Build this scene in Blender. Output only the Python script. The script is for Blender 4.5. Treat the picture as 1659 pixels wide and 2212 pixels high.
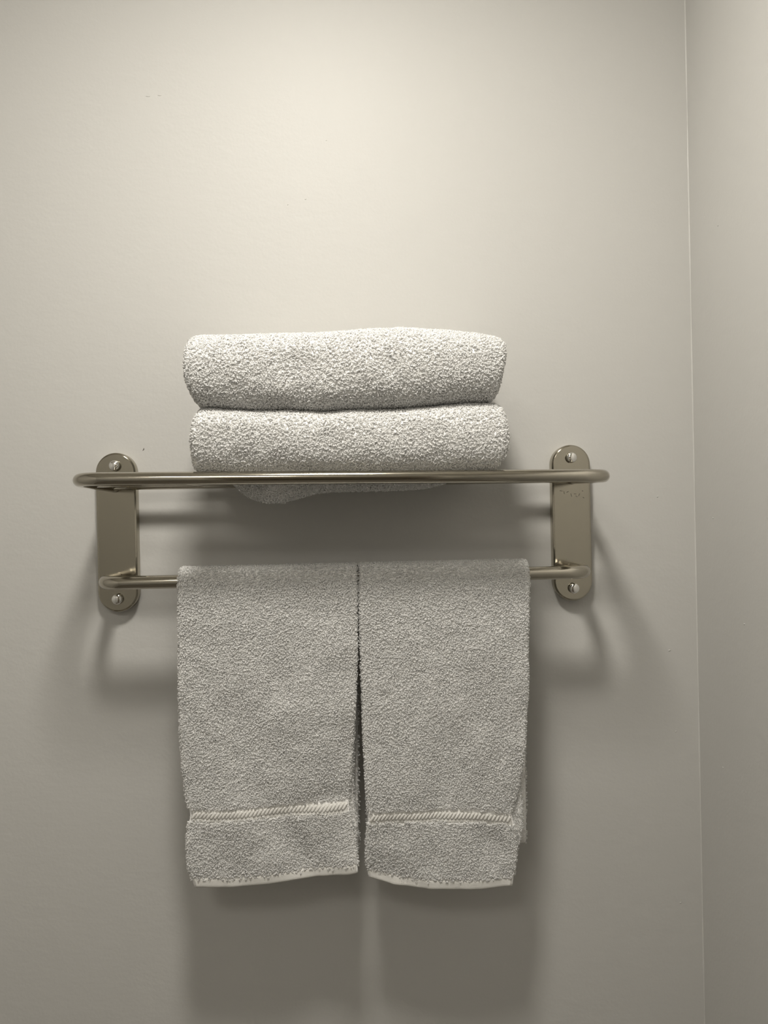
import bpy, bmesh, math, random
import numpy as np
from mathutils import Vector, Matrix

random.seed(4)
rng = np.random.default_rng(11)
for o in list(bpy.data.objects):
    bpy.data.objects.remove(o)
SC = bpy.context.scene
COL = SC.collection

# ------------------------------------------------------------------ camera
# metres; x to the right along the wall, y = 0 is the wall face, z up from the floor
Z0 = 1.60                                   # height of the shelf arms on the wall
FPX = 1720.0                                # focal length in pixels of the 1659 x 2212 frame
CAM = Vector((0.0112, -1.0386, Z0 - 0.0367))
YAW, PITCH, ROLL = math.radians(2.073), math.radians(-0.13), math.radians(1.155)
FW = Vector((math.sin(YAW) * math.cos(PITCH), math.cos(YAW) * math.cos(PITCH), math.sin(PITCH)))
RT = FW.cross(Vector((0, 0, 1))).normalized()
UP = RT.cross(FW)
UP, RT = UP * math.cos(ROLL) + RT * math.sin(ROLL), RT * math.cos(ROLL) - UP * math.sin(ROLL)
cd = bpy.data.cameras.new('camera')
cd.sensor_fit = 'VERTICAL'
cd.sensor_height = 36.0
cd.lens = FPX / 2212.0 * 36.0
cd.clip_start = 0.01
cam = bpy.data.objects.new('camera', cd)
COL.objects.link(cam)
cam.matrix_world = Matrix(((RT.x, UP.x, -FW.x, CAM.x), (RT.y, UP.y, -FW.y, CAM.y),
                           (RT.z, UP.z, -FW.z, CAM.z), (0, 0, 0, 1)))
SC.camera = cam


def at(px, py, d):
    """point of the photograph's pixel on the plane that stands d metres in front of the wall"""
    v = FW + RT * ((px - 829.5) / FPX) - UP * ((py - 1106.0) / FPX)
    t = (-d - CAM.y) / v.y
    return CAM + v * t


# ------------------------------------------------------------------ world, exposure
w = bpy.data.worlds.new('world')
SC.world = w
w.use_nodes = True
w.node_tree.nodes['Background'].inputs[0].default_value = (0.02, 0.02, 0.02, 1)
w.node_tree.nodes['Background'].inputs[1].default_value = 0.0
SC.view_settings.view_transform = 'Standard'
SC.view_settings.look = 'None'
SC.view_settings.gamma = 1.0
SC.view_settings.use_curve_mapping = False
SC.view_settings.exposure = 0.09
try:
    SC.cycles.use_denoising = True
    SC.cycles.max_bounces = 11
    SC.cycles.diffuse_bounces = 11
    SC.cycles.use_adaptive_sampling = True
    SC.cycles.adaptive_threshold = 0.06
    SC.cycles.adaptive_min_samples = 16
except Exception:
    pass

LIGHT_POS = (-0.045, -0.61, Z0 + 0.80)      # the ceiling downlight over the rack
LIGHT_STRENGTH = 143.0
FILL_LIGHT_STRENGTH = 15.5
CEIL = Z0 + 0.818
XR = 0.4607                                 # inner corner with the right wall
XL = -1.1
YB = -2.05


# ------------------------------------------------------------------ helpers
def link(name, verts, faces, mat, parent=None, smooth=True):
    me = bpy.data.meshes.new(name)
    me.from_pydata([tuple(v) for v in verts], [], faces)
    me.validate()
    me.update()
    if smooth:
        me.polygons.foreach_set('use_smooth', [True] * len(me.polygons))
    o = bpy.data.objects.new(name, me)
    COL.objects.link(o)
    if mat:
        me.materials.append(mat)
    if parent:
        o.parent = parent
    return o


def link_np(name, V, Q, mat, parent=None):
    """fast path for big quad meshes from numpy arrays"""
    me = bpy.data.meshes.new(name)
    me.vertices.add(len(V))
    me.vertices.foreach_set('co', np.ascontiguousarray(V, dtype=np.float32).ravel())
    me.loops.add(len(Q) * 4)
    me.loops.foreach_set('vertex_index', np.ascontiguousarray(Q, dtype=np.int32).ravel())
    me.polygons.add(len(Q))
    me.polygons.foreach_set('loop_start', np.arange(0, len(Q) * 4, 4, dtype=np.int32))
    me.polygons.foreach_set('loop_total', np.full(len(Q), 4, dtype=np.int32))
    me.polygons.foreach_set('use_smooth', np.ones(len(Q), dtype=bool))
    me.update(calc_edges=True)
    me.validate()
    o = bpy.data.objects.new(name, me)
    COL.objects.link(o)
    me.materials.append(mat)
    if parent:
        o.parent = parent
    return o


def from_bm(name, bm, mat, parent=None, smooth=False):
    me = bpy.data.meshes.new(name)
    bm.to_mesh(me)
    bm.free()
    if smooth:
        me.polygons.foreach_set('use_smooth', [True] * len(me.polygons))
    me.materials.append(mat)
    o = bpy.data.objects.new(name, me)
    COL.objects.link(o)
    if parent:
        o.parent = parent
    return o


def box(name, lo, hi, mat, parent=None, bevel=0.0):
    bm = bmesh.new()
    bmesh.ops.create_cube(bm, size=1)
    for v in bm.verts:
        v.co = Vector([lo[i] + (v.co[i] + 0.5) * (hi[i] - lo[i]) for i in range(3)])
    if bevel:
        bmesh.ops.bevel(bm, geom=bm.edges[:], offset=bevel, segments=2, affect='EDGES', profile=0.5)
    return from_bm(name, bm, mat, parent)


def tag(o, label=None, cat=None, group=None, kind=None):
    for k, v in (('label', label), ('category', cat), ('group', group), ('kind', kind)):
        if v:
            o[k] = v
    return o


def empty(name, loc=(0, 0, 0)):
    o = bpy.data.objects.new(name, None)
    o.empty_display_size = 0.05
    COL.objects.link(o)
    o.location = loc
    return o


def place(child, root):
    """keep world coordinates of a part under a root that has only a location"""
    child.parent = root
    child.matrix_parent_inverse = Matrix.Translation(-Vector(root.location))
    return child


def tube(path, r, seg=24, caps=True):
    P = [Vector(p) for p in path]
    V, F = [], []
    t0 = (P[1] - P[0]).normalized()
    n = t0.orthogonal().normalized()
    for i, p in enumerate(P):
        if i == 0:
            t = t0
        elif i == len(P) - 1:
            t = (P[i] - P[i - 1]).normalized()
        else:
            t = ((P[i + 1] - P[i]).normalized() + (P[i] - P[i - 1]).normalized()).normalized()
        n = (n - t * n.dot(t)).normalized()
        b = t.cross(n)
        for k in range(seg):
            a = 2 * math.pi * k / seg
            V.append(p + (n * math.cos(a) + b * math.sin(a)) * r)
    for i in range(len(P) - 1):
        for k in range(seg):
            k2 = (k + 1) % seg
            F.append((i * seg + k, i * seg + k2, (i + 1) * seg + k2, (i + 1) * seg + k))
    if caps:
        F.append(tuple(range(seg - 1, -1, -1)))
        F.append(tuple((len(P) - 1) * seg + k for k in range(seg)))
    return V, F


def lathe_y(profile, c, seg=32):
    """profile: (radius, distance out of the wall); axis runs out of the wall (-y)"""
    V, F = [], []
    for r, d in profile:
        for k in range(seg):
            a = 2 * math.pi * k / seg
            V.append((c[0] + r * math.cos(a), c[1] - d, c[2] + r * math.sin(a)))
    for i in range(len(profile) - 1):
        for k in range(seg):
            k2 = (k + 1) % seg
            F.append((i * seg + k, i * seg + k2, (i + 1) * seg + k2, (i + 1) * seg + k))
    F.append(tuple((len(profile) - 1) * seg + k for k in range(seg)))
    F.append(tuple(range(seg - 1, -1, -1)))
    return V, F


# ------------------------------------------------------------------ materials
def mat(name, base, rough=0.5, metal=0.0, spec=0.5, sheen=0.0, bump=None, vary=None, coat=0.0):
    m = bpy.data.materials.new(name)
    m.use_nodes = True
    nt = m.node_tree
    b = nt.nodes['Principled BSDF']
    b.inputs['Base Color'].default_value = (*base, 1)
    b.inputs['Roughness'].default_value = rough
    b.inputs['Metallic'].default_value = metal
    b.inputs['Specular IOR Level'].default_value = spec
    if sheen:
        b.inputs['Sheen Weight'].default_value = sheen
        b.inputs['Sheen Roughness'].default_value = 0.6
    tc = nt.nodes.new('ShaderNodeTexCoord')
    if vary:                                        # (scale, other colour)
        n = nt.nodes.new('ShaderNodeTexNoise')
        n.inputs['Scale'].default_value = vary[0]
        n.inputs['Detail'].default_value = 4
        nt.links.new(tc.outputs['Object'], n.inputs['Vector'])
        mx = nt.nodes.new('ShaderNodeMix')
        mx.data_type = 'RGBA'
        mx.inputs['A'].default_value = (*base, 1)
        mx.inputs['B'].default_value = (*vary[1], 1)
        nt.links.new(n.outputs['Fac'], mx.inputs['Factor'])
        nt.links.new(mx.outputs['Result'], b.inputs['Base Color'])
    if bump:                                        # list of (scale, strength, distance, stretch)
        prev = None
        for sc, st, dist, stretch in bump:
            mp = nt.nodes.new('ShaderNodeMapping')
            mp.inputs['Scale'].default_value = stretch
            nt.links.new(tc.outputs['Object'], mp.inputs['Vector'])
            n = nt.nodes.new('ShaderNodeTexNoise')
            n.inputs['Scale'].default_value = sc
            n.inputs['Detail'].default_value = 1
            nt.links.new(mp.outputs['Vector'], n.inputs['Vector'])
            bp = nt.nodes.new('ShaderNodeBump')
            bp.inputs['Strength'].default_value = st
            bp.inputs['Distance'].default_value = dist
            nt.links.new(n.outputs['Fac'], bp.inputs['Height'])
            if prev:
                nt.links.new(prev.outputs['Normal'], bp.inputs['Normal'])
            prev = bp
        nt.links.new(prev.outputs['Normal'], b.inputs['Normal'])
    return m


def emit(name, colr, s):
    m = bpy.data.materials.new(name)
    m.use_nodes = True
    b = m.node_tree.nodes['Principled BSDF']
    b.inputs['Base Color'].default_value = (0.8, 0.8, 0.8, 1)
    b.inputs['Emission Color'].default_value = (*colr, 1)
    b.inputs['Emission Strength'].default_value = s
    return m


ORANGE_PEEL = [(260, 0.10, 0.0012, (1, 1, 1)), (45, 0.10, 0.003, (1, 1, 1.6))]
M_WALL = mat('wall_paint', (0.50, 0.493, 0.474), rough=0.50, spec=0.17, bump=ORANGE_PEEL)
M_CEIL = mat('ceiling_paint', (0.74, 0.72, 0.67), rough=0.8)
M_FLOOR = mat('floor_tile', (0.15, 0.135, 0.115), rough=0.4, vary=(6, (0.19, 0.17, 0.145)))
M_ADDED_DOOR = mat('added_dark_door', (0.16, 0.135, 0.105), rough=0.45, vary=(9, (0.13, 0.11, 0.085)))
M_TRIM = mat('white_trim', (0.74, 0.72, 0.67), rough=0.35)
M_CAULK = mat('caulk', (0.53, 0.523, 0.50), rough=0.45, bump=[(120, 0.25, 0.002, (1, 1, 1))])
M_NICKEL = mat('brushed_nickel', (0.46, 0.43, 0.365), rough=0.11, metal=1.0)
M_PLATE = mat('polished_nickel_plate', (0.43, 0.40, 0.33), rough=0.12, metal=1.0)
M_CHROME = mat('chrome', (0.85, 0.84, 0.81), rough=0.07, metal=1.0)
M_ETCH = mat('etched_metal', (0.30, 0.28, 0.24), rough=0.4, metal=1.0)


def terry_mat(name, colr, trans, bump=None):
    """cotton yarn: light scatters back from it and also through it"""
    m = mat(name, colr, rough=1.0, spec=0.0, bump=bump)
    nt = m.node_tree
    b = nt.nodes['Principled BSDF']
    tr = nt.nodes.new('ShaderNodeBsdfTranslucent')
    tr.inputs['Color'].default_value = (*colr, 1)
    mx = nt.nodes.new('ShaderNodeMixShader')
    mx.inputs['Fac'].default_value = trans
    nt.links.new(b.outputs['BSDF'], mx.inputs[1])
    nt.links.new(tr.outputs['BSDF'], mx.inputs[2])
    nt.links.new(mx.outputs['Shader'], nt.nodes['Material Output'].inputs['Surface'])
    return m


M_TERRY = terry_mat('white_terry', (0.997, 0.994, 0.985), 0.5)
M_CLOTH = terry_mat('white_terry_ground', (0.985, 0.98, 0.967), 0.1, [(700, 0.5, 0.002, (1, 1, 1))])
M_WEAVE = mat('flat_woven_cotton', (0.66, 0.65, 0.62), rough=0.9, spec=0.2,
              bump=[(1500, 0.35, 0.0008, (1, 1, 3))])
M_SPECK = mat('paint_chip', (0.12, 0.11, 0.09), rough=0.7)
M_LENS = emit('lit_lens', (1.0, 0.955, 0.872), LIGHT_STRENGTH)
M_FILL_LENS = emit('fill_lamp_lens', (1.0, 0.955, 0.87), FILL_LIGHT_STRENGTH)

# ------------------------------------------------------------------ the room
T = 0.1
wall_back = tag(box('wall_back', (XL - T, 0, 0), (XR + T, T, CEIL), M_WALL), kind='structure')
wall_right = tag(box('wall_right', (XR, YB - T, 0), (XR + T, 0, CEIL), M_WALL), kind='structure')
wall_left = tag(box('wall_left', (XL - T, YB - T, 0), (XL, 0, CEIL), M_WALL), kind='structure')
wall_front = tag(box('wall_front', (XL - T, YB - T, 0), (XR + T, YB, CEIL), M_WALL), kind='structure')
tag(box('floor', (XL - T, YB - T, -T), (XR + T, T, 0), M_FLOOR), kind='structure')
tag(box('ceiling', (XL - T, YB - T, CEIL), (XR + T, T, CEIL + T), M_CEIL), kind='structure')

# caulk bead in the corner beside the rack
V, F = [], []
nz = 260
for i in range(nz + 1):
    z = 0.01 + (CEIL - 0.02) * i / nz
    r = 0.0011 + 0.0005 * math.sin(z * 37) * math.sin(z * 11.3) + random.uniform(-0.0002, 0.0002)
    for k in range(5):
        a = math.pi / 2 * k / 4
        # concave fillet between the two walls
        V.append((XR - r + r * math.sin(a), -r + r * math.cos(a), z))
    V.append((XR + 0.001, 0.001, z))
for i in range(nz):
    for k in range(6):
        k2 = (k + 1) % 6
        F.append((i * 6 + k, i * 6 + k2, (i + 1) * 6 + k2, (i + 1) * 6 + k))
tag(link('trim_1', V, F, M_CAULK), kind='structure')

# unseen door added behind the camera to put a dark reflection in the metal
door = tag(box('added_door_1', (-0.50, YB + 0.002, 0.005), (0.30, YB + 0.042, 2.02), M_ADDED_DOOR, bevel=0.003), kind='structure')
for (x0, x1, z0, z1) in ((-0.40, 0.20, 0.25, 0.95), (-0.40, 0.20, 1.10, 1.88)):
    box('added_door_panel', (x0, YB + 0.042, z0), (x1, YB + 0.052, z1), M_ADDED_DOOR, door, bevel=0.004)
V, F = lathe_y([(0.026, 0), (0.026, 0.006), (0.010, 0.012), (0.010, 0.035), (0.026, 0.045), (0.028, 0.058), (0.018, 0.068)], (0, 0, 0))
knob = link('added_door_handle', [(0.24 + v[0], YB + 0.042 - v[1], 0.98 + v[2]) for v in V], [tuple(reversed(f)) for f in F], M_NICKEL, door)
tag(box('trim_2', (-0.57, YB, 0), (-0.50, YB + 0.05, 2.09), M_TRIM, bevel=0.004), kind='structure')
tag(box('trim_3', (0.30, YB, 0), (0.37, YB + 0.05, 2.09), M_TRIM, bevel=0.004), kind='structure')
tag(box('trim_4', (-0.50, YB, 2.022), (0.30, YB + 0.05, 2.09), M_TRIM, bevel=0.004), kind='structure')
tag(box('baseboard_back', (XL, -0.015, 0), (XR, 0, 0.10), M_TRIM, bevel=0.004), kind='structure')
tag(box('baseboard_right', (XR - 0.015, YB, 0), (XR, -0.015, 0.10), M_TRIM, bevel=0.004), kind='structure')
tag(box('baseboard_left', (XL, YB, 0), (XL + 0.015, -0.015, 0.10), M_TRIM, bevel=0.004), kind='structure')


# ceiling downlight over the rack: trim ring and lit lens
def ring_z(r0, r1, h, c, seg=48):
    prof = [(r0, 0), (r1, 0), (r1, -h * 0.5), (r1 - 0.004, -h), (r0 + 0.003, -h), (r0, -h * 0.6)]
    V, F = [], []
    for r, z in prof:
        for k in range(seg):
            a = 2 * math.pi * k / seg
            V.append((c[0] + r * math.cos(a), c[1] + r * math.sin(a), c[2] + z))
    n = len(prof)
    for i in range(n):
        j = (i + 1) % n
        for k in range(seg):
            k2 = (k + 1) % seg
            F.append((i * seg + k, i * seg + k2, j * seg + k2, j * seg + k))
    return V, F


def disc_z(r, c, dome, seg=48, rings=12):
    V, F = [(c[0], c[1], c[2] - dome)], []
    for i in range(1, rings + 1):
        q = r * i / rings
        z = c[2] - dome * math.sqrt(max(0.0, 1 - (i / rings) ** 2))
        for k in range(seg):
            a = 2 * math.pi * k / seg
            V.append((c[0] + q * math.cos(a), c[1] + q * math.sin(a), z))
    for k in range(seg):
        F.append((0, 1 + (k + 1) % seg, 1 + k))
    for i in range(rings - 1):
        for k in range(seg):
            k2 = (k + 1) % seg
            F.append((1 + i * seg + k, 1 + i * seg + k2, 1 + (i + 1) * seg + k2, 1 + (i + 1) * seg + k))
    return V, F


def downlight(name, x, y, r, lens, label, dome):
    root = empty(name, (x, y, CEIL))
    tag(root, label, 'ceiling light')
    V, F = ring_z(r, r + 0.022, 0.014, (0, 0, 0))
    link('trim_ring', V, F, M_TRIM, root)
    V, F = disc_z(r + 0.002, (0, 0, -0.006), dome)
    link('lens', V, F, lens, root)
    return root


downlight('downlight', LIGHT_POS[0], LIGHT_POS[1], 0.095, M_LENS, 'round lit dome lamp on the ceiling above the towel rack', 0.019)
downlight('added_fill_lamp', -0.42, -1.74, 0.22, M_FILL_LENS, 'added fill lamp, a wide dim round ceiling light out of view', 0.05)  # unseen lamp added behind the camera to lift the ambient light

# ------------------------------------------------------------------ the towel rack
S = 0.5855 / 2
ZL = Z0 - 0.117                             # lower arms
PW, PT, PB, PTH = 0.0507, Z0 + 0.0434, Z0 - 0.1596, 0.0135
rack = empty('towel_rack', (0, 0, PB))
tag(rack, 'brushed nickel wall-mounted towel shelf with a lower towel bar between two rounded plates', 'towel rack')


def plate(xc):
    r = PW / 2
    out = []
    n = 28
    for i in range(n + 1):
        a = math.pi * i / n
        out.append((xc + r * math.cos(a), PT - r + r * math.sin(a)))
    for i in range(n + 1):
        a = math.pi + math.pi * i / n
        out.append((xc + r * math.cos(a), PB + r + r * math.sin(a)))
    N = len(out)
    zc = (PT + PB) / 2

    def inset(k):
        res = []
        for (x, z) in out:
            cz = PT - r if z > zc else PB + r
            q = (r - k) / r
            res.append((xc + (x - xc) * q, cz + (z - cz) * q))
        return res
    # a rolled edge: side wall, small groove, then the face
    lay = [(0, 0.0), (0, PTH - 0.0028), (0.0003, PTH - 0.0018), (0.0008, PTH - 0.0011),
           (0.0014, PTH - 0.0009), (0.0019, PTH - 0.0003), (0.0025, PTH)]
    V, F = [], []
    for k, d in lay:
        V += [(x, -d, z) for x, z in inset(k)]
    for i in range(len(lay) - 1):
        for k in range(N):
            k2 = (k + 1) % N
            F.append((i * N + k, i * N + k2, (i + 1) * N + k2, (i + 1) * N + k))
    F.append(tuple((len(lay) - 1) * N + k for k in range(N)))
    F.append(tuple(range(N - 1, -1, -1)))
    o = link('mounting_plate', V, F, M_PLATE, None)
    o.data.polygons[len(F) - 2].use_smooth = False
    place(o, rack)
    md = o.modifiers.new('split', 'EDGE_SPLIT')
    md.split_angle = math.radians(50)
    for z in (Z0 + 0.0266, Z0 - 0.1428):
        prof = [(0.0050, 0), (0.0050, 0.0022), (0.0058, 0.0030), (0.0066, 0.0036), (0.0068, 0.0046), (0.0065, 0.0058),
                (0.0056, 0.0068), (0.0040, 0.0075), (0.0018, 0.0078)]
        V, F = lathe_y(prof, (xc, -PTH + 0.0002, z))
        s = link('screw', V, F, M_CHROME, None)
        s.parent = o
        s.matrix_parent_inverse = Matrix.Translation(-Vector(rack.location))
        s['label'] = 'bright domed chrome screw head'
    return o


def fix_sub(o, part):
    o.parent = part
    o.matrix_parent_inverse = Matrix.Identity(4)


plates = []
for xc in (-S, S):
    p = plate(xc)
    for c in p.children:
        c.matrix_parent_inverse = Matrix.Identity(4)
    plates.append(p)
# faint etched maker's mark high on the right plate, too worn to read
V, F = [], []
for i, (px, py, dx, dy) in enumerate(((1209, 1060, 6, 1), (1218, 1061, 1, 6), (1224, 1064, 4, -3), (1233, 1066, 2, 7),
                                      (1240, 1067, 5, 0), (1243, 1071, 4, 2), (1250, 1072, 2, -6), (1257, 1060, 3, 1), (1259, 1074, 3, 2))):
    a, b = at(px, py, PTH), at(px + dx, py + dy, PTH)
    t = (b - a).normalized()
    n = Vector((t.z, 0, -t.x)) * 0.00045
    base = len(V)
    for q in (a - n, a + n, b + n, b - n):
        V.append((q.x, -PTH + 0.0001, q.z))
    for q in (a - n, a + n, b + n, b - n):
        V.append((q.x, -PTH - 0.00008, q.z))
    F += [(base + 4, base + 5, base + 6, base + 7), (base, base + 1, base + 5, base + 4), (base + 1, base + 2, base + 6, base + 5),
          (base + 2, base + 3, base + 7, base + 6), (base + 3, base, base + 4, base + 7)]
em = link('etched_mark', V, F, M_ETCH, plates[1], smooth=False)
em['label'] = 'faint worn etching on the plate'


def u_path(X, depth, R, zf, n=14, d0=0.010):
    pts = []
    for i in range(9):
        pts.append((-X, d0 + (depth - R - d0) * i / 8))
    for i in range(1, n + 1):
        a = math.pi / 2 * i / n
        pts.append((-X + R - R * math.cos(a), depth - R + R * math.sin(a)))
    for i in range(1, 40):
        pts.append((-X + R + (2 * X - 2 * R) * i / 40, depth))
    for i in range(n + 1):
        a = math.pi / 2 * i / n
        pts.append((X - R + R * math.sin(a), depth - R + R * math.cos(a)))
    for i in range(1, 9):
        pts.append((X, (depth - R) - (depth - R - d0) * i / 8))
    return [Vector((x, -d, zf(x, d))) for x, d in pts]


UD, LD = 0.162, 0.079                       # how far the two bars stand off the wall
RU, RL, RR = 0.0074, 0.0081, 0.0056
twist = lambda x, d: Z0 + (d / 0.158) * (0.0002 - 0.0034 * x / S)
V, F = tube(u_path(S + 0.003, UD, 0.030, twist), RU, 28)
place(link('shelf_front_rail', V, F, M_NICKEL), rack)
for d in (0.031, 0.092):
    xs = S + 0.002
    V, F = tube([Vector((-xs + 2 * xs * i / 24, -d, twist(-xs + 2 * xs * i / 24, d))) for i in range(25)], RR, 20)
    place(link('shelf_cross_rail', V, F, M_NICKEL), rack)
V, F = tube(u_path(S + 0.001, LD, 0.024, lambda x, d: ZL), RL, 28)
place(link('towel_bar', V, F, M_NICKEL), rack)


# ------------------------------------------------------------------ terry cloth
def smooth_noise(nx, ny, seed):
    r = np.random.default_rng(seed)
    g = r.normal(size=(ny + 3, nx + 3))
    return g


def sample_noise(g, u, v):
    """smooth bicubic-ish lookup of a random grid, u and v in 0..1"""
    ny, nx = g.shape[0] - 3, g.shape[1] - 3
    x, y = np.clip(u, 0, 1) * nx, np.clip(v, 0, 1) * ny
    ix, iy = np.minimum(x.astype(int), nx), np.minimum(y.astype(int), ny)
    fx, fy = x - ix, y - iy
    fx = fx * fx * (3 - 2 * fx)
    fy = fy * fy * (3 - 2 * fy)
    return (g[iy, ix] * (1 - fx) * (1 - fy) + g[iy, ix + 1] * fx * (1 - fy) + g[iy + 1, ix] * (1 - fx) * fy + g[iy + 1, ix + 1] * fx * fy)


def slab(outer, inner, nu, ns, ne=5):
    """closed cloth sheet: outer(u, s) and inner(u, s) give its two faces; rounded edges.
    returns the ring grid G (ns, nc, 3) and u per ring column (nan on the edges)"""
    u = np.linspace(0, 1, nu)
    s = np.linspace(0, 1, ns)
    U, Sx = np.meshgrid(u, s)
    O, I = outer(U, Sx), inner(U, Sx)
    cols = [O]
    cu = list(u)
    for side in (1, 0):
        a, b = (O[:, -1], I[:, -1]) if side else (I[:, 0], O[:, 0])
        tang = (O[:, -1] - O[:, -2]) if side else (O[:, 0] - O[:, 1])
        tang = tang / (np.linalg.norm(tang, axis=1, keepdims=True) + 1e-9)
        mid, half = (a + b) / 2, (a - b) / 2
        hl = np.linalg.norm(half, axis=1, keepdims=True)
        E = []
        for k in range(1, ne + 1):
            t = math.pi * k / (ne + 1)
            E.append(mid + half * math.cos(t) + tang * hl * math.sin(t))
        E = np.stack(E, 1)
        if side:
            cols += [E, I[:, ::-1]]
            cu += [2.0] * ne + list(u[::-1] + 10)
        else:
            cols += [E]
            cu += [-2.0] * ne
    return np.concatenate(cols, 1), np.array(cu)


def grid_mesh(name, G, material, parent):
    ns, nc = G.shape[:2]
    V = G.reshape(-1, 3)
    i = np.arange(ns - 1)[:, None] * nc
    k = np.arange(nc)[None, :]
    k2 = (k + 1) % nc
    Q = np.stack([i + k, i + k2, i + nc + k2, i + nc + k], -1).reshape(-1, 4)
    # close both ends with strips of quads between the two faces
    h = nc // 2
    caps = []
    for base, flip in ((0, 1), ((ns - 1) * nc, 0)):
        for a in range(h - 1):
            q = [base + a, base + a + 1, base + nc - 2 - a, base + nc - 1 - a]
            if len(set(q)) == 4:
                caps.append(q if not flip else q[::-1])
    Q = np.concatenate([Q, np.array(caps)])
    return link_np(name, V, Q, material, parent)


def grid_normals(G):
    dc = np.roll(G, -1, 1) - np.roll(G, 1, 1)
    ds = np.gradient(G, axis=0)
    n = np.cross(ds, dc)
    n /= np.linalg.norm(n, axis=2, keepdims=True) + 1e-12
    return n


def loops(G, keep, spacing, height, flip=1, r=0.00042, span=0.0013, lean=0.5, droop=0.35, size_var=0.35, seed=1):
    """terry loops over a ring grid. keep(cf, sf) -> probability for fractional ring column and station"""
    g = np.random.default_rng(seed)
    ns, nc = G.shape[:2]
    N = grid_normals(G) * flip
    Gc = np.concatenate([G, G[:, :1]], 1)
    Nc = np.concatenate([N, N[:, :1]], 1)
    cl = np.linalg.norm(np.diff(Gc, axis=1), axis=2).mean(0)
    sl = np.linalg.norm(np.diff(G, axis=0), axis=2).mean(1)
    ca = np.concatenate([[0], np.cumsum(cl)])
    sa = np.concatenate([[0], np.cumsum(sl)])
    n1, n2 = max(2, int(ca[-1] / spacing)), max(2, int(sa[-1] / spacing))
    A, B = np.meshgrid((np.arange(n1) + 0.5) / n1, (np.arange(n2) + 0.5) / n2)
    A = A + (np.arange(n2)[:, None] % 2) * 0.5 / n1
    A = ((A + g.uniform(-.45, .45, A.shape) / n1) % 1.0).ravel() * ca[-1]
    B = np.clip((B + g.uniform(-.45, .45, B.shape) / n2), 0, 0.9999).ravel() * sa[-1]
    cf = np.interp(A, ca, np.arange(nc + 1))
    sf = np.interp(B, sa, np.arange(ns))
    p = keep(cf, sf)
    m = g.uniform(size=len(p)) < p
    cf, sf = cf[m], sf[m]
    ic, iss = np.minimum(cf.astype(int), nc - 1), np.minimum(sf.astype(int), ns - 2)
    fc, fs = (cf - ic)[:, None], (sf - iss)[:, None]

    def bil(X):
        return X[iss, ic] * (1 - fc) * (1 - fs) + X[iss, ic + 1] * fc * (1 - fs) + X[iss + 1, ic] * (1 - fc) * fs + X[iss + 1, ic + 1] * fc * fs
    P, Nn = bil(Gc), bil(Nc)
    Nn /= np.linalg.norm(Nn, axis=1, keepdims=True) + 1e-12
    n = len(P)
    rv = g.normal(size=(n, 3))
    rv[:, 0] *= 1.5
    Tt = rv - Nn * (rv * Nn).sum(1, keepdims=True)
    Tt /= np.linalg.norm(Tt, axis=1, keepdims=True) + 1e-12
    Bt = np.cross(Nn, Tt)
    h = height * (1 + g.uniform(-size_var, size_var, (n, 1)))
    sp = span * (1 + g.uniform(-.35, .35, (n, 1)))
    down = np.array([0, 0, -1.0])
    ln = (g.normal(size=(n, 1)) * lean * Bt + g.normal(size=(n, 1)) * lean * 0.5 * Tt + droop * down) * h
    prof = [(-1.0, -0.15, 0.0), (-0.85, 0.85, 0.8), (0.85, 0.95, 1.0), (1.0, -0.15, 0.0)]
    pts = np.stack([P + Tt * sp * a + Nn * h * b + ln * c for a, b, c in prof], 1)      # n,4,3
    tg = np.gradient(pts, axis=1)
    tg /= np.linalg.norm(tg, axis=2, keepdims=True) + 1e-12
    b1 = np.repeat(Bt[:, None], 4, 1)
    b1 = b1 - tg * (b1 * tg).sum(2, keepdims=True)
    b1 /= np.linalg.norm(b1, axis=2, keepdims=True) + 1e-12
    b2 = np.cross(tg, b1)
    rr = r * (1 + g.uniform(-.25, .25, (n, 1, 1)))
    ring = [pts + (b1 * math.cos(a) + b2 * math.sin(a)) * rr for a in (0.5, 0.5 + 2 * math.pi / 3, 0.5 + 4 * math.pi / 3)]
    V = np.stack(ring, 2).reshape(n, 12, 3)
    q = []
    for i in range(3):
        for k in range(3):
            k2 = (k + 1) % 3
            q.append((i * 3 + k, i * 3 + k2, i * 3 + 3 + k2, i * 3 + 3 + k))
    Q = (np.array(q)[None] + (np.arange(n) * 12)[:, None, None]).reshape(-1, 4)
    return V.reshape(-1, 3), Q


def terry(parent, V, Q):
    o = link_np('terry_loops', V, Q, M_TERRY, parent)
    o['kind'] = 'stuff'
    return o


def table(pairs):
    a = np.array(pairs, float)
    return a[:, 0], a[:, 1]


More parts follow.
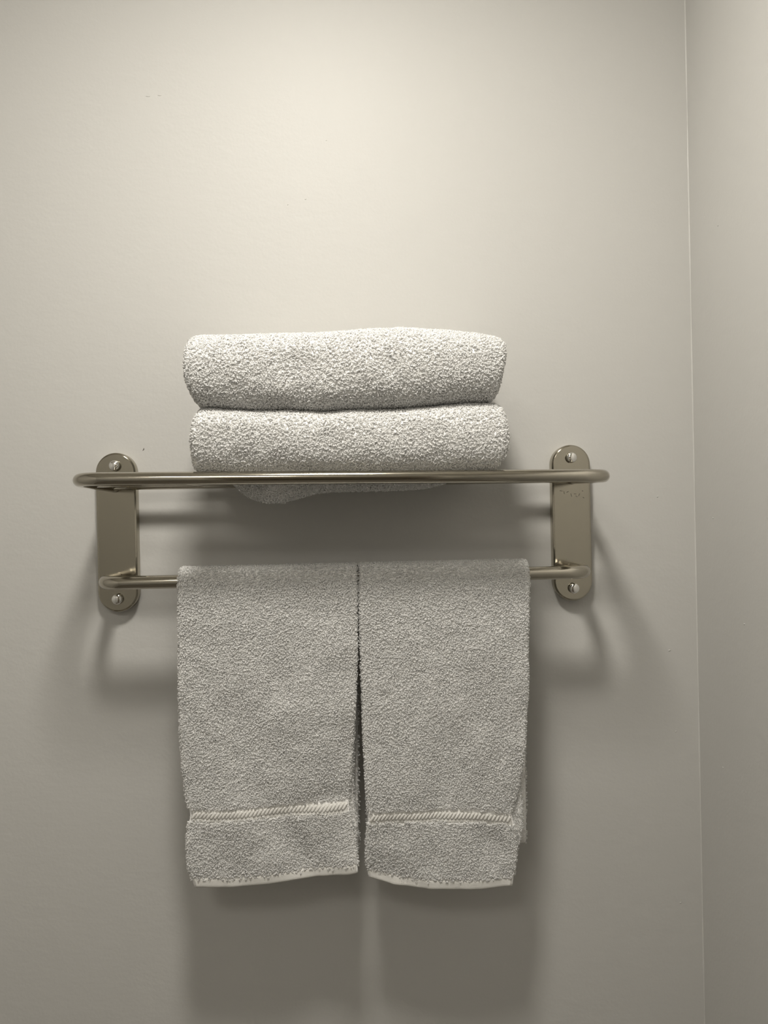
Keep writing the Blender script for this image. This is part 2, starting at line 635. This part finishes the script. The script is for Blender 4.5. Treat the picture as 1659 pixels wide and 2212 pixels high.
# ---------------- hand towels hanging over the lower bar
def hang(name, label, left, right, bottom, band, back_left, back_right, back_bottom_shift, seed, bulges):
    """left/right: (py, px) outline of the front flap; bottom: (px, py); band: (px, py) line of the woven border"""
    TH = 0.0040                              # thickness of one layer of ground cloth
    PILE = 0.0020
    root_x = at(0.5 * (left[0][1] + right[0][1]), left[0][0], 0.09).x
    root = empty(name, (root_x, -LD, ZL + RL))
    tag(root, label, 'towel', 'hand towels over the lower bar')
    dfront = LD + RL + 2 * TH + 0.0005
    off = 4.0                                # pile stands this many pixels outside the cloth

    def edge(tab, sgn):
        pts = [at(x + sgn * off, y, dfront) for y, x in tab]
        zs = np.array([p.z for p in pts])[::-1]
        xs = np.array([p.x for p in pts])[::-1]
        return lambda z: np.interp(z, zs, xs)
    eL, eR = edge(left, 1), edge(right, -1)
    bl, br = edge(back_left, 1), edge(back_right, -1)
    bp = [at(x, y - 1, dfront) for x, y in bottom]
    fB = lambda x: np.interp(x, [p.x for p in bp], [p.z for p in bp])
    g1, g2, g3 = smooth_noise(3, 4, seed), smooth_noise(7, 9, seed + 1), smooth_noise(16, 26, seed + 2)
    back_len = 0.33

    def wave(u, f, x, z):
        """how far the front flap swings out of its plane; f = 0 at the bar, 1 at the hem"""
        wv = 0.0030 * f * sample_noise(g1, u, f) + 0.0009 * np.minimum(1, f * 3) * sample_noise(g2, u, f) + 0.0003 * np.minimum(1, f * 6) * sample_noise(g3, u, f)
        for (cx, cy, sx, sy, ang, amp) in bulges:
            c = at(cx, cy, dfront)
            dx, dz = x - c.x, z - c.z
            a, b = dx * math.cos(ang) + dz * math.sin(ang), -dx * math.sin(ang) + dz * math.cos(ang)
            wv = wv + amp * np.exp(-(a / sx) ** 2 - (b / sy) ** 2)
        return wv

    def face(Rr, le, ri, zshift):
        # s: 0..SF front flap from the hem up, then round the bar, then the back flap down
        SF, SB = 0.62, 0.74

        def fn(u, s):
            out = np.zeros(u.shape + (3,))
            ztop = ZL
            f = np.clip(1 - s / SF, 0, 1)
            xa = le(ztop) + (ri(ztop) - le(ztop)) * u
            zb = fB(xa) + zshift
            for _ in range(2):
                xa = le(zb) + (ri(zb) - le(zb)) * u
                zb = fB(xa) + zshift
            z = ztop + (zb - ztop) * f
            x = le(z) + (ri(z) - le(z)) * u
            wv = wave(u, f, x, z)
            # the flap hangs a little closer to the wall lower down
            yf = -(LD + Rr) - wv + 0.003 * f
            m_front = s <= SF
            ang = np.clip((s - SF) / (SB - SF), 0, 1) * math.pi
            xt = le(ztop) + (ri(ztop) - le(ztop)) * u
            m_bar = (s > SF) & (s <= SB)
            bb = np.clip((s - SB) / (1 - SB), 0, 1)
            out[..., 0] = np.where(m_front, x, xt + (0.5 - u) * 0.006 * bb)
            yb = -(LD - Rr) + 0.002 * np.sin(u * 7 + bb * 5) * bb
            out[..., 1] = np.where(m_front, yf, np.where(m_bar, -(LD + Rr * np.cos(ang)), yb))
            out[..., 2] = np.where(m_front, z, np.where(m_bar, ZL + Rr * np.sin(ang), ZL - back_len * bb))
            return out
        return fn
    zero = 0.0
    NU, NS = 64, 190
    R2, R1, R0 = RL + 2 * TH + 0.0006, RL + TH + 0.0006, RL + 0.0004
    G, cu = slab(face(R2, eL, eR, zero), face(R1, eL, eR, zero), NU, NS)
    place(grid_mesh('outer_layer', G, M_CLOTH, None), root)
    zsh = back_bottom_shift
    G2, cu2 = slab(face(R1 - 0.0002, bl, br, zsh), face(R0, bl, br, zsh), 40, 120)
    place(grid_mesh('inner_layer', G2, M_CLOTH, None), root)
    # woven border line and hem
    lp = [at(x, y, dfront) for x, y in band]
    zB = lambda x: np.interp(x, [p.x for p in lp], [p.z for p in lp])
    HB, HH = 0.0082, 0.0115                  # half height of the flat border, height of the hem

    def zone(x, z):
        """1 where there is pile, 0 on border and hem"""
        j = 0.0006 * np.sin(x * 900) + 0.0004 * np.sin(x * 2300 + 1)
        inb = np.abs(z - zB(x) + 0.0004) < HB * 0.88 + j
        inh = z < fB(x) + HH * 0.8 + j * 2.5
        return np.where(inb | inh, 0.0, 1.0)

    ns = G.shape[0]

    def keep(cf, sf):
        ic, iss = np.minimum(cf.astype(int), G.shape[1] - 1), np.minimum(sf.astype(int), ns - 1)
        P = G[iss, ic]
        s = sf / (ns - 1)
        c = cu[ic]
        pr = np.where(s < 0.62, zone(P[:, 0], P[:, 2]), np.where(s < 0.74, 1.0, 0.16))
        return pr * np.where(c > 5, 0.0, 1.0)
    V1, Q1 = loops(G, keep, 0.00165, 0.0019, flip=FLIP, seed=seed + 5, r=0.00056, span=0.00085, lean=0.5, droop=0.3)
    ns2 = G2.shape[0]

    def keep2(cf, sf):
        ic = np.minimum(cf.astype(int), G2.shape[1] - 1)
        s = sf / (ns2 - 1)
        c = cu2[ic]
        on_edge = (np.abs(c) == 2) | (np.abs(c - 0.0) < 0.09) | (np.abs(c - 1.0) < 0.09)
        return np.where(on_edge & (c < 5), np.where(s < 0.74, 0.9, 0.2), 0.0)
    V2, Q2 = loops(G2, keep2, 0.0019, 0.0022, flip=FLIP, seed=seed + 6, span=0.00095)
    t = terry(None, np.concatenate([V1, V2]), np.concatenate([Q1, Q2 + len(V1)]))
    place(t, root)

    # flat border: a thin ribbon proud of the ground cloth, with a twisted cord along it
    fo = face(R2, eL, eR, zero)

    def on_cloth(u, z_of_x, out):
        """point on the front face at across-position u where the cloth reaches a given height line"""
        s = np.full_like(u, 0.1)
        lo, hi = np.zeros_like(u), np.full_like(u, 0.62)
        for _ in range(26):
            s = (lo + hi) / 2
            P = fo(u, s)
            low = P[..., 2] < z_of_x(P[..., 0])
            lo, hi = np.where(low, s, lo), np.where(low, hi, s)
        P = fo(u, s)
        P[..., 1] -= out
        return P

    def ribbon(nm, z_lo, z_hi, out, rows, u0=0.0, u1=1.0, lab=None, thick=0.0011):
        us = np.linspace(u0, u1, 70)
        front = [on_cloth(us, (lambda x, k=k: z_lo(x) + (z_hi(x) - z_lo(x)) * k / rows), out * (1 if 0 < k < rows else 0.3)) for k in range(rows + 1)]
        back = [p + np.array([0, thick + out, 0]) for p in front]
        rows_all = front + back[::-1]
        A = np.stack(rows_all, 0)
        R_, C_ = A.shape[:2]
        Vv = A.reshape(-1, 3)
        i = np.arange(R_)[:, None]
        k = np.arange(C_ - 1)[None]
        i2 = (i + 1) % R_
        Q = np.stack([i * C_ + k, i * C_ + k + 1, i2 * C_ + k + 1, i2 * C_ + k], -1).reshape(-1, 4)
        caps = []
        for a in range(rows):
            b0, b1 = R_ - 1 - a, R_ - 2 - a
            caps.append((a * C_, (a + 1) * C_, b1 * C_, b0 * C_))
            caps.append((a * C_ + C_ - 1, b0 * C_ + C_ - 1, b1 * C_ + C_ - 1, (a + 1) * C_ + C_ - 1))
        o = link_np(nm, Vv, np.concatenate([Q, np.array(caps)]), M_WEAVE, None)
        place(o, root)
        if lab:
            o['label'] = lab
        return o
    bnd = ribbon('woven_border', lambda x: zB(x) - HB, lambda x: zB(x) + HB * 0.75, 0.0001, 6, lab='smooth flat woven band across the towel')
    # hem folded double
    hem = ribbon('hem', lambda x: fB(x) - 0.0006, lambda x: fB(x) + HH, 0.0011, 6, lab='smooth stitched hem along the bottom edge', thick=0.006)
    # twisted cord: short slanted strands side by side
    nst = int((right[0][1] - left[0][1]) / 9.5)
    VV, FF = [], []
    us = np.linspace(0.002, 0.966, nst)
    a0 = on_cloth(us, lambda x: zB(x) - 0.0036, -0.0006)
    a1 = on_cloth(us + 0.031, lambda x: zB(x) + 0.0036, -0.0006)
    for i in range(nst):
        A, B = Vector(a0[i]), Vector(a1[i])
        path = []
        for k in range(6):
            q = k / 5
            pnt = A.lerp(B, q)
            pnt.y -= 0.0006 * math.sin(math.pi * q)
            path.append(pnt)
        v, f = tube(path, 0.0016, 8)
        b = len(VV)
        VV += v
        FF += [tuple(b + j for j in ff) for ff in f]
    cord = link('twisted_cord', VV, FF, M_WEAVE)
    cord.parent = bnd
    cord['label'] = 'raised cord of slanted threads'
    return root


FLIP = -1
left_L = [(1226, 388), (1260, 385), (1400, 386), (1500, 386), (1600, 388), (1660, 392), (1715, 398), (1745, 404),
          (1758, 408), (1772, 408), (1788, 403), (1830, 401), (1875, 404), (1900, 412), (1925, 419)]
left_R = [(1226, 772), (1300, 773), (1400, 773), (1500, 770), (1600, 765), (1660, 760), (1740, 757), (1757, 758),
          (1800, 767), (1850, 774), (1885, 777), (1925, 779)]
left_B = [(380, 1921), (412, 1921), (500, 1918), (600, 1907), (700, 1896), (750, 1887), (785, 1878)]
left_R = [(y, x - 2.5) for y, x in left_R]
left_band = [(400, 1766), (470, 1763), (560, 1756), (640, 1750), (700, 1749), (765, 1741)]
right_L = [(1216, 776), (1300, 775), (1400, 778), (1500, 781), (1600, 784), (1700, 789), (1755, 793), (1775, 793),
           (1830, 789), (1860, 789), (1890, 791), (1930, 800)]
right_L = [(y, x + 2) for y, x in right_L]
right_R = [(1216, 1140), (1250, 1143), (1400, 1140), (1500, 1141), (1600, 1135), (1650, 1130), (1700, 1122), (1745, 1110),
           (1760, 1107), (1780, 1112), (1810, 1118), (1850, 1117), (1890, 1113), (1930, 1108)]
right_B = [(780, 1897), (800, 1902), (850, 1915), (930, 1922), (1040, 1923), (1120, 1917)]
right_band = [(785, 1770), (850, 1766), (940, 1763), (1000, 1764), (1060, 1769), (1115, 1774)]
inL_R = [(1226, 771), (1500, 769), (1600, 767), (1680, 764), (1740, 767), (1780, 772), (1830, 773), (1885, 772), (1925, 770)]
inL_R = [(y, x - 2.5) for y, x in inL_R]
inR_R = [(1216, 1139), (1400, 1139), (1500, 1140), (1600, 1134), (1660, 1129), (1700, 1126), (1740, 1131), (1785, 1132), (1815, 1128),
         (1850, 1119), (1875, 1110), (1930, 1096)]
D2 = math.radians
hang('hand_towel', 'white terry hand towel with a slanting hem, left of the two on the bar',
     left_L, left_R, left_B, left_band, [(y, x + 3) for y, x in left_L], inL_R, 0.006, 21,
     [(640, 1830, 0.018, 0.060, D2(35), -0.005), (560, 1850, 0.020, 0.05, D2(30), 0.004), (700, 1725, 0.05, 0.012, D2(12), -0.003),
      (760, 1870, 0.02, 0.03, 0, 0.004)])
hang('hand_towel', 'white terry hand towel with a nearly level hem, right of the two on the bar',
     right_L, right_R, right_B, right_band, [(y, x + 2) for y, x in right_L], inR_R, 0.001, 57,
     [(945, 1680, 0.014, 0.07, D2(-5), -0.003), (850, 1800, 0.02, 0.02, 0, -0.003), (1060, 1815, 0.02, 0.03, D2(20), -0.003),
      (990, 1830, 0.02, 0.05, D2(10), 0.003), (830, 1890, 0.03, 0.02, 0, -0.004)])


# ---------------- folded bath towels on the shelf
def folded(name, label, top, bot, left, right, dfront, dback, nfold, tlay, rfront, sag, seed):
    """top/bot: (px, py) lines of the front fold; left/right: (py, px) ends; all read at the front fold"""
    root = empty(name)
    dm = dfront - 0.022
    off = 4.0
    tp = [at(x, y + off, dm) for x, y in top]
    bt = [at(x, y - 1.5, dm) for x, y in bot]
    zT = lambda x: np.interp(x, [p.x for p in tp], [p.z for p in tp])
    zB = lambda x: np.interp(x, [p.x for p in bt], [p.z for p in bt])
    lp = sorted([(at(x + off, y, dm).z, at(x + off, y, dm).x) for y, x in left])
    rp = sorted([(at(x - off, y, dm).z, at(x - off, y, dm).x) for y, x in right])
    eL = lambda z: np.interp(z, [p[0] for p in lp], [p[1] for p in lp])
    eR = lambda z: np.interp(z, [p[0] for p in rp], [p[1] for p in rp])
    root.location = (0.5 * (lp[0][1] + rp[0][1]), -0.09, float(zB(np.array(0.0))))
    tag(root, label, 'towel', 'folded bath towels stacked on the shelf')
    g1, g2 = smooth_noise(5, 5, seed), smooth_noise(14, 14, seed + 1)
    sx = [at(x, 1045, 0.125).x for x, _ in sag] if sag else None

    def face(ins):
        S1, S2 = 0.30, 0.70

        def fn(u, s):
            out = np.zeros(u.shape + (3,))
            r = max(rfront - ins, 0.004)
            a = np.clip((s - S1) / (S2 - S1), 0, 1) * math.pi - math.pi / 2     # -90 top .. 90 bottom
            # superellipse nose
            ca, sa = np.cos(a), np.sin(a)
            e = 0.62
            yy = np.sign(ca) * np.abs(ca) ** e
            zz = -np.sign(sa) * np.abs(sa) ** 0.8                               # +1 at top
            yn = -(dfront - rfront) - r * yy
            tb = np.clip(1 - s / S1, 0, 1)
            bb = np.clip((s - S2) / (1 - S2), 0, 1)
            ybk = -dback
            y = np.where(s < S1, -(dfront - rfront) + (ybk + (dfront - rfront)) * tb,
                         np.where(s > S2, -(dfront - rfront) + (ybk + (dfront - rfront)) * bb, yn))
            x = eL(np.array(float(zT(0.0) + zB(0.0)) / 2)) * (1 - u) + eR(np.array(float(zT(0.0) + zB(0.0)) / 2)) * u
            for _ in range(2):
                zt, zb = zT(x) - ins, zB(x) + ins
                z = (zt + zb) / 2 + (zt - zb) / 2 * zz
                x = eL(z) * (1 - u) + eR(z) * u
            x = x + (0.5 - u) * ins * 0.5
            out[..., 0] = x
            n = (0.0016 * sample_noise(g1, u, s) + 0.0009 * sample_noise(g2, u, s)) * (1 if ins == 0 else 0.4)
            mid = np.exp(-((s - 0.5) / 0.16) ** 2)
            out[..., 1] = y - n * mid
            out[..., 2] = z + n * (1 - mid) * np.where(s < 0.5, 1, 0.2)
            if sag:
                d = -out[..., 1]
                A = np.interp(x, sx, [q for _, q in sag])
                t = np.clip((d - 0.092) / (0.155 - 0.092), 0, 1)
                bump = np.sin(math.pi * t) ** 1.3 * (s > 0.62)
                k = max(0.0, 1 - ins / 0.03)
                out[..., 2] -= A * bump * k
            return out
        return fn
    Vs, Qs = [], []
    base = 0
    for k in range(nfold):
        i0, i1 = k * tlay, (k + 1) * tlay - 0.0008
        G, cu = slab(face(i0), face(i1), 72 if k == 0 else 40, 150 if k == 0 else 70)
        o = place(grid_mesh('fold_layer', G, M_CLOTH, None), root)
        ns = G.shape[0]

        def keep(cf, sf, k=k, G=G, cu=cu, ns=ns):
            ic = np.minimum(cf.astype(int), G.shape[1] - 1)
            s = sf / (ns - 1)
            c = cu[ic]
            edge = np.abs(c) == 2
            if k:
                return np.where(edge, 0.6, 0.0)
            pr = np.where(s < 0.2, 0.35, np.where(s > 0.8, 0.4, 1.0))
            return np.where(c > 5, 0.0, np.where(edge, 0.9, pr))
        V1, Q1 = loops(G, keep, 0.0017, 0.0020, flip=FLIP2, seed=seed + 9 + k, r=0.00058, span=0.0009, lean=0.7, droop=0.15)
        Vs.append(V1)
        Qs.append(Q1 + base)
        base += len(V1)
    place(terry(None, np.concatenate(Vs), np.concatenate(Qs)), root)
    return root


FLIP2 = 1
up_top = [(410, 728), (440, 724), (540, 718), (640, 714), (750, 711), (860, 707), (960, 711), (1040, 716), (1080, 722)]
up_bot = [(410, 882), (460, 881), (540, 887), (620, 885), (690, 889), (780, 884), (880, 881), (960, 873), (1010, 869), (1080, 868)]
up_L = [(700, 432), (728, 424), (750, 418), (790, 414), (830, 419), (860, 430), (886, 444), (900, 446)]
up_R = [(700, 1060), (722, 1068), (740, 1077), (770, 1077), (800, 1072), (830, 1066), (852, 1062), (870, 1054), (880, 1052)]
lo_top = [(410, 884), (460, 881), (540, 886), (620, 884), (690, 888), (780, 883), (880, 880), (960, 873), (1010, 869), (1090, 868)]
lo_bot = [(400, 1021), (600, 1019.5), (800, 1018), (1000, 1016), (1100, 1015)]
lo_L = [(870, 446), (888, 438), (910, 432), (950, 427), (990, 428), (1019, 432)]
lo_R = [(860, 1052), (875, 1068), (900, 1078), (950, 1084), (970, 1083), (995, 1074), (1016, 1060)]
sag = [(470, 0.0), (495, 0.004), (520, 0.020), (545, 0.029), (575, 0.033), (610, 0.033), (640, 0.029), (680, 0.023), (720, 0.021), (860, 0.020),
       (920, 0.018), (960, 0.013), (1010, 0.004), (1040, 0.0)]
folded('bath_towel', 'folded white terry bath towel resting directly on the shelf rails, lower of the stack',
       lo_top, lo_bot, lo_L, lo_R, 0.166, 0.022, 3, 0.0125, 0.034, sag, 301)
folded('bath_towel', 'folded white terry bath towel lying on top of the other folded towel',
       up_top, up_bot, up_L, up_R, 0.170, 0.024, 3, 0.0145, 0.042, None, 402)


# ------------------------------------------------------------------ small flaws in the wall paint
def fleck(px, py, wall, d, rx, rz, material, name, h=0.0005):
    if wall == 'back':
        c = at(px, py, 0)
        ax = (Vector((1, 0, 0)), Vector((0, 0, 1)), Vector((0, -1, 0)))
        par = wall_back
    else:
        v = FW + RT * ((px - 829.5) / FPX) - UP * ((py - 1106.0) / FPX)
        c = CAM + v * ((XR - CAM.x) / v.x)
        ax = (Vector((0, 1, 0)), Vector((0, 0, 1)), Vector((-1, 0, 0)))
        par = wall_right
    V, F = [c + ax[2] * h], []
    for ring in (0.6, 1.0):
        for k in range(10):
            a = 2 * math.pi * k / 10
            q = 1 + 0.25 * math.sin(a * 3 + px)
            V.append(c + ax[0] * (rx * ring * q * math.cos(a) + rz * ring * 0.4 * math.sin(a)) + ax[1] * rz * ring * q * math.sin(a) + ax[2] * (h * 0.75 if ring < 1 else -0.0001))
    for k in range(10):
        k2 = (k + 1) % 10
        F += [(0, 1 + k, 1 + k2), (1 + k, 11 + k, 11 + k2, 1 + k2)]
    return link(name, V, F, material, par)


fleck(310, 971, 'back', 0, 0.0009, 0.0019, M_SPECK, 'paint_chip')
for px, py, rx, rz in ((1446, 1405, 0.002, 0.0012), (320, 208, 0.004, 0.0008), (345, 206, 0.003, 0.0008), (660, 430, 0.0016, 0.001), (622, 442, 0.001, 0.001),
                       (705, 303, 0.001, 0.001), (1420, 1073, 0.0012, 0.001), (1460, 1580, 0.001, 0.001), (1470, 1950, 0.0012, 0.0008)):
    fleck(px, py, 'back', 0, rx, rz, M_WALL, 'paint_bump', 0.0006)
for px, py in ((1551, 487), (1540, 1119), (1562, 1658), (1608, 1348)):
    fleck(px, py, 'right', 0, 0.0016, 0.0010, M_WALL, 'paint_bump', 0.0007)
